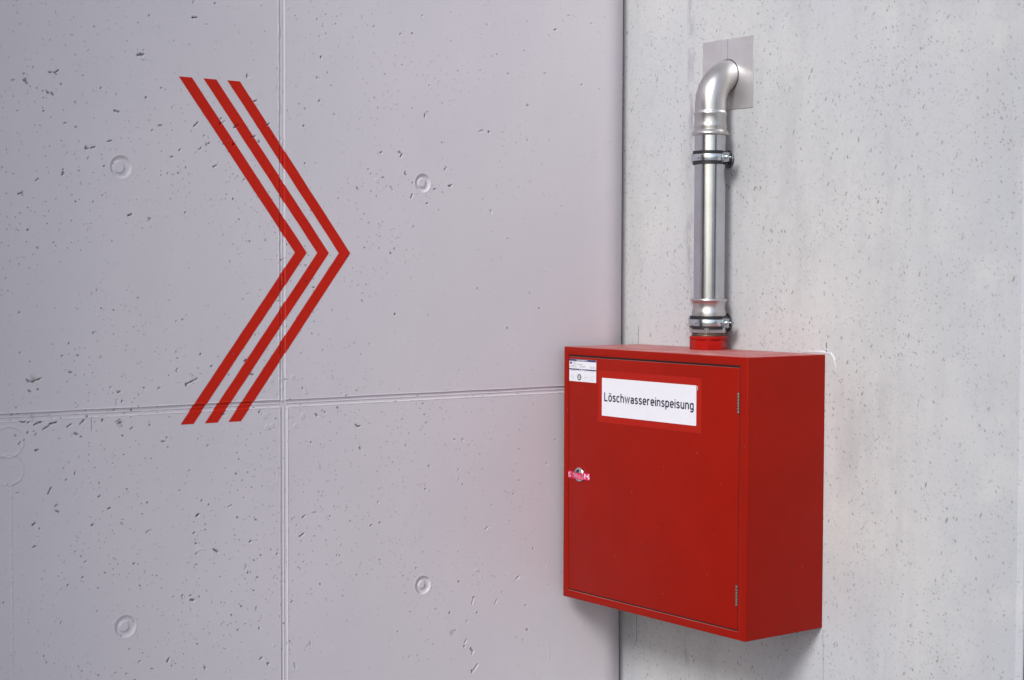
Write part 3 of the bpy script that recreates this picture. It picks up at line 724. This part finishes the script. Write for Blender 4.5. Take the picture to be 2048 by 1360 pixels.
smear([(.897, .805), (.912, .803), (.922, .793), (.929, .779), (.933, .765), (.934, .752)], [.006, .0075, .005, .003, .0022, .001])
smear([(.900, .812), (.914, .808), (.924, .797), (.931, .785)], [.001, .002, .002, .001])

# ------------------------------------------------------------------ red cabinet
cab = thing('hydrant_cabinet', 'red steel fire water feed cabinet mounted on the bare concrete wall', 'cabinet', (.4837, -.1576, 0))
CX0, CX1, CD, CH = .0758, .8916, .3151, .8
DX0, DX1, DZ0, DZ1 = .0995, .8600, .0243, .7745       # door opening
bm = bmesh.new()
YF = -CD
O = [(CX0, 0), (CX1, 0), (CX1, CH), (CX0, CH)]
I = [(DX0, DZ0), (DX1, DZ0), (DX1, DZ1), (DX0, DZ1)]
def ringv(pts, y): return [bm.verts.new((x, y, z)) for x, z in pts]
of = ringv(O, YF); ob = ringv(O, -.0008); inf = ringv(I, YF); inb = ringv(I, YF+.028)
for i in range(4):
    j = (i+1) % 4
    bm.faces.new((of[i], of[j], inf[j], inf[i]))
    bm.faces.new((of[j], of[i], ob[i], ob[j]))
    bm.faces.new((inf[i], inf[j], inb[j], inb[i]))
bm.faces.new(ob)
bm.faces.new(inb)
bmesh.ops.recalc_face_normals(bm, faces=bm.faces)
es = [e for e in bm.edges if all(v in of+inf for v in e.verts) and (all(v in of for v in e.verts) or all(v in inf for v in e.verts))]
es += [e for e in bm.edges if (e.verts[0] in of and e.verts[1] in ob) or (e.verts[1] in of and e.verts[0] in ob)]
bmesh.ops.bevel(bm, geom=es, offset=.0028, segments=3, profile=.5, affect='EDGES')
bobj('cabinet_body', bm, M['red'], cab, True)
box('door_recess', DX0+.001, DX1-.001, YF+.020, YF+.0275, DZ0+.001, DZ1-.001, M['black'], cab)
bm = bmesh.new()
bm_box(bm, DX0+.0016, DX1-.0026, YF+.0006, YF+.0190, DZ0+.0036, DZ1-.0052)
bmesh.ops.bevel(bm, geom=bm.edges[:], offset=.0022, segments=3, profile=.5, affect='EDGES')
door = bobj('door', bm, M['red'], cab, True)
YD = YF+.0006
# black rubber gasket showing in the slit round the door
gi = [(DX0+.0017, DZ0+.0034), (DX1-.0027, DZ0+.0034), (DX1-.0027, DZ1-.0053), (DX0+.0017, DZ1-.0053)]
gy0, gy1 = YF+.0030, YF+.0195
go = [(DX0+.0001, DZ0+.0001), (DX1-.0001, DZ0+.0001), (DX1-.0001, DZ1-.0001), (DX0+.0001, DZ1-.0001)]
gv = [(x, gy0, z) for x, z in go]+[(x, gy0, z) for x, z in gi]+[(x, gy1, z) for x, z in go]+[(x, gy1, z) for x, z in gi]
gf = []
for i in range(4):
    j = (i+1) % 4
    gf += [(i, j, 4+j, 4+i), (4+i, 4+j, 12+j, 12+i), (8+i, 12+i, 12+j, 8+j), (i, 8+i, 8+j, j)]
mobj('door_gasket', gv, gf, M['black'], cab)
# hinges
for z0, z1 in ((.6415, .7000), (.0970, .1560)):
    bm = bmesh.new()
    n = 7; hgt = (z1-z0)/n
    for i in range(n):
        bm_lathe(bm, (DX1-.0035, YD-.0008, z0+i*hgt), (0, 0, 1),
                 [(.0028, .0003), (.0040, .0010), (.0040, hgt-.0010), (.0028, hgt-.0003)], 14)
    bobj('hinge', bm, M['brass'], door, True)
# lock
LX, LZ = .1562, .3985
bm = bmesh.new()
bm_lathe(bm, (LX, YD, LZ), (0, -1, 0), [(.0225, -.001), (.0225, .0035), (.0205, .0052), (.0160, .0052), (.0150, .0030), (.0105, .0030), (.0095, .0045), (.0001, .0045)], 48, cap=False)
lock = bobj('lock', bm, M['zinc'], door, True)
bm = bmesh.new()
bm_lathe(bm, (LX-.004, YD-.0046, LZ+.009), (0, -1, 0), [(.0062, -.0005), (.0062, .0006), (.0001, .0006)], 3, phase=.6, cap=False)
bobj('keyhole', bm, M['black'], lock)

def quad_strip(name, pts_xz, y, th, mat, parent):
    """thin film with its own thickness, polygon in the door plane"""
    n = len(pts_xz)
    vs = [(x, y, z) for x, z in pts_xz]+[(x, y+th, z) for x, z in pts_xz]
    fs = [tuple(range(n))]+[(i, i+n, (i+1) % n+n, (i+1) % n) for i in range(n)]
    return mobj(name, vs, fs, mat, parent)
def rect(name, x0, x1, z0, z1, y, mat, parent, th=.0003):
    return quad_strip(name, [(x0, z0), (x1, z0), (x1, z1), (x0, z1)], y, th, mat, parent)

# big notice: red film, white field, lettering
sign = rect('notice_sticker', .2432, .7065, .5720, .7318, YD-.0004, M['film'], cab, .0004)
rect('white_field', .2635, .6850, .5928, .7098, YD-.0008, M['white'], sign)
# small print mark at the field's corner
bm = bmesh.new()
for i in range(4):
    bm_box(bm, .6885, .6912, YD-.0009, YD-.0005, .7080-i*.0032-.0018, .7080-i*.0032)
bobj('tiny_print', bm, M['white'], sign)

# --- industrial single-stroke lettering
def arc(cx, cy, r, a0, a1, n=9, ry=None):
    ry = ry or r
    return [(cx+r*math.cos(R(a0+(a1-a0)*i/n)), cy+ry*math.sin(R(a0+(a1-a0)*i/n))) for i in range(n+1)]
XT, XB = .665, .055
bowl = arc(.25, .465, .2, 0, 180)+arc(.25, .255, .2, 180, 360)
GL = {
 'L': (.50, [[(.05, 1.0), (.05, .055), (.48, .055)]]),
 'o': (.50, [bowl+[bowl[0]]]),
 'ö': (.50, [bowl+[bowl[0]], [(.14, .84), (.14, .96)], [(.36, .84), (.36, .96)]]),
 's': (.44, [[(.39, .585), (.33, .64), (.23, .665), (.13, .645), (.065, .585), (.06, .50), (.11, .42), (.22, .375), (.33, .335), (.395, .27), (.40, .18), (.345, .095), (.24, .055), (.12, .075), (.03, .14)]]),
 'c': (.46, [arc(.25, .465, .2, 38, 180)+arc(.25, .255, .2, 180, 322)]),
 'h': (.49, [[(.05, 0), (.05, 1.0)], arc(.245, .465, .195, 175, 0)+[(.44, 0)]]),
 'w': (.74, [[(.03, .72), (.205, .03), (.37, .66), (.535, .03), (.71, .72)]]),
 'a': (.47, [[(.42, 0), (.42, .465)]+arc(.24, .465, .18, 10, 155), [(.41, .385), (.21, .385)]+arc(.21, .220, .165, 90, 270)+[(.30, .06), (.41, .13)]]),
 'e': (.50, [[(.06, .355), (.45, .355), (.45, .465)]+arc(.25, .465, .2, 0, 180)+arc(.25, .255, .2, 180, 318)]),
 'r': (.36, [[(.05, 0), (.05, .72)], arc(.235, .465, .19, 170, 55)]),
 'i': (.10, [[(.05, 0), (.05, .72)], [(.05, .85), (.05, .96)]]),
 'n': (.49, [[(.05, 0), (.05, .72)], arc(.245, .465, .195, 175, 0)+[(.44, 0)]]),
 'u': (.49, [[(.05, .72), (.05, .255)]+arc(.245, .250, .195, 180, 355), [(.44, 0), (.44, .72)]]),
 'p': (.50, [[(.05, .72), (.05, -.26)], arc(.25, .465, .2, 170, 0)+arc(.25, .255, .2, 360, 190)]),
 'g': (.50, [arc(.25, .465, .2, 10, 180)+arc(.25, .255, .2, 180, 350), [(.45, .72), (.45, -.06)]+arc(.25, -.06, .2, 0, -150, ry=.17)]),
}
def lettering(name, text, x0, x1, zb_, cap, sw, y, mat, parent, gap=.155):
    tot = sum(GL[c][0] for c in text)+gap*(len(text)-1)
    sx = (x1-x0)/tot; sz = cap
    vs = []; fs = []; cur = 0; lay = 0
    for c in text:
        wd, strokes = GL[c]
        for st in strokes:
            pts = [Vector((x0+(cur+px)*sx, zb_+pz*sz)) for px, pz in st]
            yy = y-.00003*(lay % 6); lay += 1
            closed = (pts[0]-pts[-1]).length < 1e-7
            if closed: pts = pts[:-1]
            n = len(pts); base = len(vs)
            for i in range(n):
                a = pts[(i-1) % n] if (closed or i > 0) else None
                b = pts[(i+1) % n] if (closed or i < n-1) else None
                d1 = (pts[i]-a).normalized() if a is not None else None
                d2 = (b-pts[i]).normalized() if b is not None else None
                if d1 is None: d1 = d2
                if d2 is None: d2 = d1
                t = (d1+d2)
                t = t.normalized() if t.length > 1e-6 else d1
                nn = Vector((-t.y, t.x))
                ml = min(1/max(nn.dot(Vector((-d1.y, d1.x))), .45), 1.9)
                vs += [(pts[i].x+nn.x*sw/2*ml, yy, pts[i].y+nn.y*sw/2*ml), (pts[i].x-nn.x*sw/2*ml, yy, pts[i].y-nn.y*sw/2*ml)]
            for i in range(n if closed else n-1):
                j = (i+1) % n
                fs.append((base+2*i, base+2*i+1, base+2*j+1, base+2*j))
        cur += wd+gap
    return mobj(name, vs, fs, mat, parent)
lettering('lettering', 'Löschwassereinspeisung', .2755, .6740, .6385, .0268, .0045, YD-.0011, M['ink'], sign)

# small inspection label
lab = rect('inspection_label', .1028, .2345, .6918, .7620, YD-.0005, M['white'], cab, .0005)
yl = YD-.0008
bm = bmesh.new()
def flat(bm, x0, x1, z0, z1, y): 
    vs = [bm.verts.new(p) for p in ((x0, y, z0), (x1, y, z0), (x1, y, z1), (x0, y, z1))]
    bm.faces.new(vs)
flat(bm, .1030, .2343, .7555, .7618, yl); flat(bm, .1030, .2343, .7278, .7318, yl)
bobj('header_band', bm, M['navy'], lab)
random.seed(5)
def textline(bm, x0, x1, z, h, y, wmin=.0012, wmax=.0030):
    x = x0
    while x < x1:
        q = random.uniform(wmin, wmax)
        flat(bm, x, min(x+q, x1), z, z+h*random.uniform(.7, 1.15), y)
        x += q+random.uniform(.0005, .0010)
bm = bmesh.new()
textline(bm, .140, .194, .7573, .0026, yl-.0002); textline(bm, .152, .186, .7288, .0016, yl-.0002)
bobj('header_print', bm, M['white'], lab)['kind'] = 'stuff'
bm = bmesh.new()
textline(bm, .122, .137, .7512, .0022, yl); textline(bm, .122, .170, .7452, .0018, yl)
for xa, xb, z in ((.108, .135, .7400), (.108, .140, .7362), (.155, .182, .7405), (.155, .182, .7368), (.204, .229, .7400), (.204, .229, .7362),
                  (.112, .134, .7248), (.146, .160, .7248), (.178, .188, .7250), (.208, .226, .7246)):
    textline(bm, xa, xb, z, .0014, yl)
for x in (.1365, .1690, .2020):
    flat(bm, x, x+.0003, .6950, .7270, yl)
def ringflat(bm, cx, cz, r0, r1, y, n=24, sx=1.0):
    a = [bm.verts.new((cx+r0*sx*math.cos(2*PI*i/n), y, cz+r0*math.sin(2*PI*i/n))) for i in range(n)]
    b = [bm.verts.new((cx+r1*sx*math.cos(2*PI*i/n), y, cz+r1*math.sin(2*PI*i/n))) for i in range(n)]
    for i in range(n):
        j = (i+1) % n
        bm.faces.new((a[i], a[j], b[j], b[i]))
for cx in (.1200, .2175): ringflat(bm, cx, .7055, .0066, .0072, yl)
ringflat(bm, .1200, .7055, .0020, .0026, yl)
ringflat(bm, .1855, .7050, .0076, .0079, yl)
textline(bm, .179, .192, .7050, .0014, yl-.0001)
bobj('fine_print', bm, M['gprint'], lab)['kind'] = 'stuff'
bm = bmesh.new()
ringflat(bm, .1528, .7055, .0062, .0098, yl)
flat(bm, .1462, .1594, .7048, .7070, yl-.0001)
flat(bm, .1520, .1534, .7165, .7178, yl)
bobj('date_wheel_print', bm, M['dgprint'], lab)
quad_strip('emblem', [(.1062, .7462), (.1165, .7462), (.1165, .7498), (.1140, .7530), (.1113, .7540), (.1085, .7530), (.1062, .7498)], yl-.0001, .0001, M['navy'], lab)
quad_strip('emblem', [(.1112, .7463), (.1162, .7463), (.1162, .7490), (.1135, .7505), (.1112, .7485)], yl-.0002, .0001, M['logo'], lab)

# crumpled security seal across the lock
def wave(x): 
    t = (x-.1011)/(.2078-.1011)
    bulge = math.exp(-((t-.52)/.26)**2)
    return -(.0010+.0062*bulge)
def sealband(name, x0, x1, zlo, zhi, off, mat, parent, n=26, rag=0.0):
    vs = []; fs = []
    for i in range(n+1):
        x = x0+(x1-x0)*i/n
        t = (x-.1011)/(.1067)
        sag = -.0030*t*(1-t)*4*0.3 - .0022*math.exp(-((t-.42)/.16)**2)
        for k_ in range(4):
            u = k_/3
            z = zlo+(zhi-zlo)*u
            z += sag*(1 if k_ == 3 else .3)+rag*math.sin(i*2.3+k_)
            y = YD+wave(x)-off+.0009*math.sin(x*420+z*520)
            vs.append((x, y, z))
    for i in range(n):
        for k_ in range(3):
            a = i*4+k_; b = a+4
            fs.append((a, b, b+1, a+1))
    return mobj(name, vs, fs, mat, parent, True)
sl_ = sealband('security_seal', .1012, .2080, .3840, .4062, 0, M['pink'], cab)
sealband('seal_print', .1035, .1075, .3868, .4030, .0005, M['pinkw'], sl_, 4)
sealband('seal_print', .1100, .1140, .3868, .3960, .0005, M['pinkw'], sl_, 4)
sealband('seal_print', .1110, .1150, .4002, .4030, .0005, M['pinkw'], sl_, 4)
for zz_, xa, xb in ((.3995, .1260, .1560), (.3955, .1270, .1700), (.3910, .1340, .1720), (.3868, .1500, .1790)):
    sealband('seal_print', xa, xb, zz_, zz_+.0019, .0006, M['pinkw'], sl_, 10, .0002)
sealband('seal_print', .1830, .1890, .3880, .4040, .0005, M['pinkw'], sl_, 4)
sealband('seal_print', .1915, .2050, .3940, .3990, .0005, M['pinkw'], sl_, 5)
sealband('seal_print', .2000, .2055, .3862, .4038, .0006, M['pinkw'], sl_, 4)

# ------------------------------------------------------------------ wall plate behind the elbow
PX = .4815
plate = thing('wall_cover_plate', 'square two-piece stainless sheet where the elbow enters the concrete wall', 'cover plate', (.4815, 0, 1.5374))
for a, b in ((.3725, PX-.00025), (PX+.00025, .5913)):
    box('plate_half', a, b, -.0026, -.0002, 1.5374, 1.7538, M['plate'], plate, .0002, 1)
box('seam', PX-.0006, PX+.0006, -.0030, -.0002, 1.5376, 1.7536, M['joint'], plate)

bm = bmesh.new()
NA = 64
ra = [bm.verts.new((PX+.0478*math.cos(2*PI*i/NA), -.0031, 1.6405+.0503*math.sin(2*PI*i/NA))) for i in range(NA)]
rb = [bm.verts.new((PX+.0494*math.cos(2*PI*i/NA), -.0031, 1.6405+.0519*math.sin(2*PI*i/NA))) for i in range(NA)]
for i in range(NA):
    bm.faces.new((ra[i], ra[(i+1) % NA], rb[(i+1) % NA], rb[i]))
bobj('cut_edge', bm, M['black'], plate)

# ------------------------------------------------------------------ riser pipe
PY = -.073; PR = .0475
pipe = thing('riser_pipe', 'stainless steel pipe rising from the red cabinet to an elbow in the wall', 'pipe', (.4815, -.073, .8))
def plathe(name, prof, mat, parent=pipe, n=72, **k):
    return lathe(name, (PX, PY, 0), (0, 0, 1), prof, mat, parent, n, **k)
# red hexagonal-edged coupling
def octo(th, h):
    a = (th % (PI/4))-PI/8
    q = math.cos(PI/8)/math.cos(a)
    return (q+.035) if h < .831 else 1.0
cpl = plathe('red_coupling', [(.0545, .8002), (.0555, .8030), (.0553, .8280), (.0553, .8300), (.0570, .8318), (.0585, .8340), (.0585, .8400), (.0572, .8415), (.0500, .8415)], M['red2'], n=96, rfun=octo)
plathe('thread', [(.0500, .8418), (.0530, .8420), (.0515, .8432), (.0530, .8445), (.0515, .8458), (.0530, .8470), (.0515, .8483), (.0500, .8500)], M['brass'])
def hexr(th, h):
    a = ((th+.35) % (PI/3))-PI/6
    return math.cos(PI/6)/math.cos(a)*1.02+.01
plathe('hex_nut', [(.0520, .8505), (.0575, .8512), (.0595, .8530), (.0595, .8660), (.0570, .8680), (.0520, .8685)], M['steel_m'], n=96, rfun=hexr)
plathe('press_fitting', [(.0500, .8686), (.0520, .8700), (.0522, .9080), (.0522, .9130), (.0510, .9200), (.0490, .9255), (.0490, .9340), (.0500, .9420), (.0535, .9470),
                         (.0553, .9490), (.0560, .9515), (.0553, .9545), (.0530, .9565), (.0482, .9568), (.0476, .9540)], M['steel_m'], n=96)
plathe('pipe_tube', [(.0470, .9520), (PR, .9525), (PR, 1.4600), (.0470, 1.4605)], M['steel'], n=128)
fit = plathe('press_fitting', [(.0476, 1.4560), (.0482, 1.4535), (.0540, 1.4545), (.0562, 1.4565), (.0568, 1.4590), (.0560, 1.4622), (.0535, 1.4660),
                         (.0500, 1.4700), (.0499, 1.4760), (.0506, 1.4805), (.0503, 1.4850), (.0488, 1.4900), (.0482, 1.4950), (.0482, 1.5060), (.0490, 1.5140), (.0503, 1.5180), (.0507, 1.5215), (.0497, 1.5250), (.0478, 1.5270), (PR, 1.5300)], M['steel_m'], n=96)
# elbow
bm = bmesh.new()
BR = .100; zc = 1.5455; n1_, n2_ = 40, 72
rings = []
path = [(0, 1.5275+.006*i) for i in range(3)]
for i in range(n1_+1):
    a = R(92)*i/n1_
    path.append((BR-BR*math.cos(a), zc+BR*math.sin(a)))
for i, (dy, z) in enumerate(path):
    a = 0 if i < 3 else R(92)*(i-3)/n1_
    t = Vector((0, math.sin(a), math.cos(a)))
    u = Vector((1, 0, 0)); v = t.cross(u)
    c = Vector((PX, PY+dy, z))
    rings.append([bm.verts.new(c+(u*math.cos(2*PI*k_/n2_)+v*math.sin(2*PI*k_/n2_))*PR) for k_ in range(n2_)])
for q in range(len(rings)-1):
    for i in range(n2_):
        j = (i+1) % n2_
        bm.faces.new((rings[q][i], rings[q][j], rings[q+1][j], rings[q+1][i]))
bobj('elbow', bm, M['steel_m'], pipe, True)

# ------------------------------------------------------------------ pipe clamps
def clamp(zc_, label, rbase):
    t = thing('pipe_clamp', label, 'clamp', (PX, PY, zc_), group='clamps holding the steel pipe')
    r0 = rbase
    A0 = R(12)
    gapa = R(15)
    def band(name, ra, rb, h, mat, bulge=0.0, tilt=0.0):
        bm = bmesh.new()
        n = 40
        for s0 in (0, 1):      # front and rear half shell
            a0 = A0+gapa/2+PI*s0; a1 = A0+PI-gapa/2+PI*s0
            prev = None
            zs_ = [-h/2, -h/4, 0, h/4, h/2]
            for i in range(n+1):
                a = a0+(a1-a0)*i/n
                d = Vector((math.cos(a), math.sin(a), 0))
                zt_ = zc_+tilt*math.cos(a)
                outer = [bm.verts.new(Vector((PX, PY, zt_+zz_))+d*(rb+bulge*(1-(2*zz_/h)**2))) for zz_ in zs_]
                inner = [bm.verts.new(Vector((PX, PY, zt_+zz_))+d*ra) for zz_ in (h/2, -h/2)]
                loop = outer+inner
                if prev:
                    for k_ in range(len(loop)):
                        j = (k_+1) % len(loop)
                        bm.faces.new((prev[k_], loop[k_], loop[j], prev[j]))
                else: bm.faces.new(loop)
                prev = loop
            bm.faces.new(prev[::-1])
        return bobj(name, bm, mat, t, True)
    band('rubber_lining', r0+.0002, r0+.0056, .0410, M['rubber'], 0)
    bd = band('steel_band', r0+.0057, r0+.0070, .0200, M['zinc'], .0012)
    # punched hole in the band
    a = -R(72)-.02
    a = math.atan2(-.6024, .7972)-R(46)
    d = Vector((math.cos(a), math.sin(a), 0))
    bmh = bmesh.new()
    bm_lathe(bmh, Vector((PX, PY, zc_-.0025))+d*(r0+.0075), d, [(.0019, -.001), (.0019, .0009), (.0001, .0009)], 12, cap=False)
    bobj('punched_hole', bmh, M['black'], bd)
    # ears with screw, both sides
    for s0, ang in ((1, A0), (-1, A0+PI)):
        er = Vector((math.cos(ang), math.sin(ang), 0)); et = Vector((-math.sin(ang), math.cos(ang), 0))
        if s0 < 0: et = -et
        bm = bmesh.new()
        for tt in ((-.0105, .0085) if s0 > 0 else (-.009, .006)):
            vs = bm_box(bm, 0, .024 if s0 > 0 else .012, -.0011, .0011, -.0155, .0155)
            for v_ in vs:
                p = v_.co.copy()
                v_.co = Vector((PX, PY, zc_))+er*(r0+.0040+p.x)+et*(tt+p.y)+Vector((0, 0, p.z*(1-.12*(p.x > .01))))
        ear = bobj('clamp_ear', bm, M['zinc'], t)
        if s0 < 0: continue
        cc = Vector((PX, PY, zc_))+er*(r0+.018)
        bm = bmesh.new()
        bm_lathe(bm, cc-et*.0118, -et, [(.0052, 0), (.0055, .0012), (.0046, .0034), (.0024, .0046), (.0001, .0049)], 24, cap=False)
        bm_lathe(bm, cc-et*.0116, et, [(.0032, 0), (.0032, .042), (.0024, .043)], 14)
        bm_lathe(bm, cc+et*.0098, et, [(.0062, 0), (.0062, .005)], 6)
        bobj('clamp_screw', bm, M['zinc'], t, True)
    # stand-off stud and wall disc
    lathe('stand_off_rod', (PX, PY+r0+.004, zc_), (0, 1, 0), [(.0050, 0), (.0050, .0230)], M['zincd'], t, 16)
    lathe('wall_disc', (PX+.004, -.0010, zc_-.001), (0, -1, 0), [(.0275, 0), (.0285, .0015), (.0280, .0050), (.0255, .0062), (.0240, .0040), (.0120, .0040), (.0105, .0110), (.0060, .0110)], M['zincd'], t, 48)
    return t
clamp(1.3860, 'upper rubber-lined galvanised clamp around the plain tube just below the elbow', PR)
clamp(.8830, 'lower rubber-lined galvanised clamp just above the red coupling', .0522)

# ------------------------------------------------------------------ buildings across the yard (mirrored in the steel pipe)
def building(name, x0, x1, y0, y1, h, mat, label, axis):
    t = thing(name, label, 'building', ((x0+x1)/2, (y0+y1)/2, GZ))
    def loc(o):
        o.parent = t; return o
    loc(box('wall', x0, x1, y0, y1, GZ, h, mat))
    loc(box('roof', x0-.3, x1+.3, y0-.3, y1+.3, h, h+.35, M['dark']))
    n = 5
    for f in range(int((h-GZ)//3)):
        z = GZ+1.0+3*f
        for i in range(n):
            if axis == 'x':
                w_ = (y1-y0)/n; a = y0+w_*(i+.2)
                loc(box('window', x0-.04, x0+.02, a, a+w_*.6, z, z+1.5, M['navy']))
            else:
                w_ = (x1-x0)/n; a = x0+w_*(i+.2)
                loc(box('window', a, a+w_*.6, y1-.02, y1+.04, z, z+1.5, M['navy']))
    return t
building('dark_building', 26, 38, -4.0, 3.0, 6.4, M['dark'], 'dark building across the yard, seen only mirrored as the dark stripe in the steel pipe', 'x')
building('pale_grey_building', 4, 18, -42, -37.5, 2.4, M['conc_far'], 'pale grey building across the yard, seen only mirrored in the left part of the pipe', 'y')
building('blue_grey_building', 34, 39, -15, -9.5, 3.4, M['bluegrey'], 'blue-grey building across the yard, mirrored just left of the dark stripe in the pipe', 'x')
pier = thing('wall_pier', 'red-brown pier on the painted wall, seen only mirrored at the left of the pipe', 'pier', (.58, -4.07, GZ))  # added out of view to darken the far left of the painted wall
for nm, args in (('pier_shaft', (.05, 1.15, -4.25, -3.90, GZ, 4.1)), ('pier_cap', (.05, 1.19, -4.29, -3.86, 4.1, 4.2))):
    q = box(nm, *args, M['brickred'] if nm == 'pier_shaft' else M['paving'], None, .004)
    q.parent = pier

# put every empty at its thing's base
for nm_, b_ in BASE.items():
    o = bpy.data.objects[nm_]
    o.location = b_
    for ch in list(o.children):
        ch.location = -b_
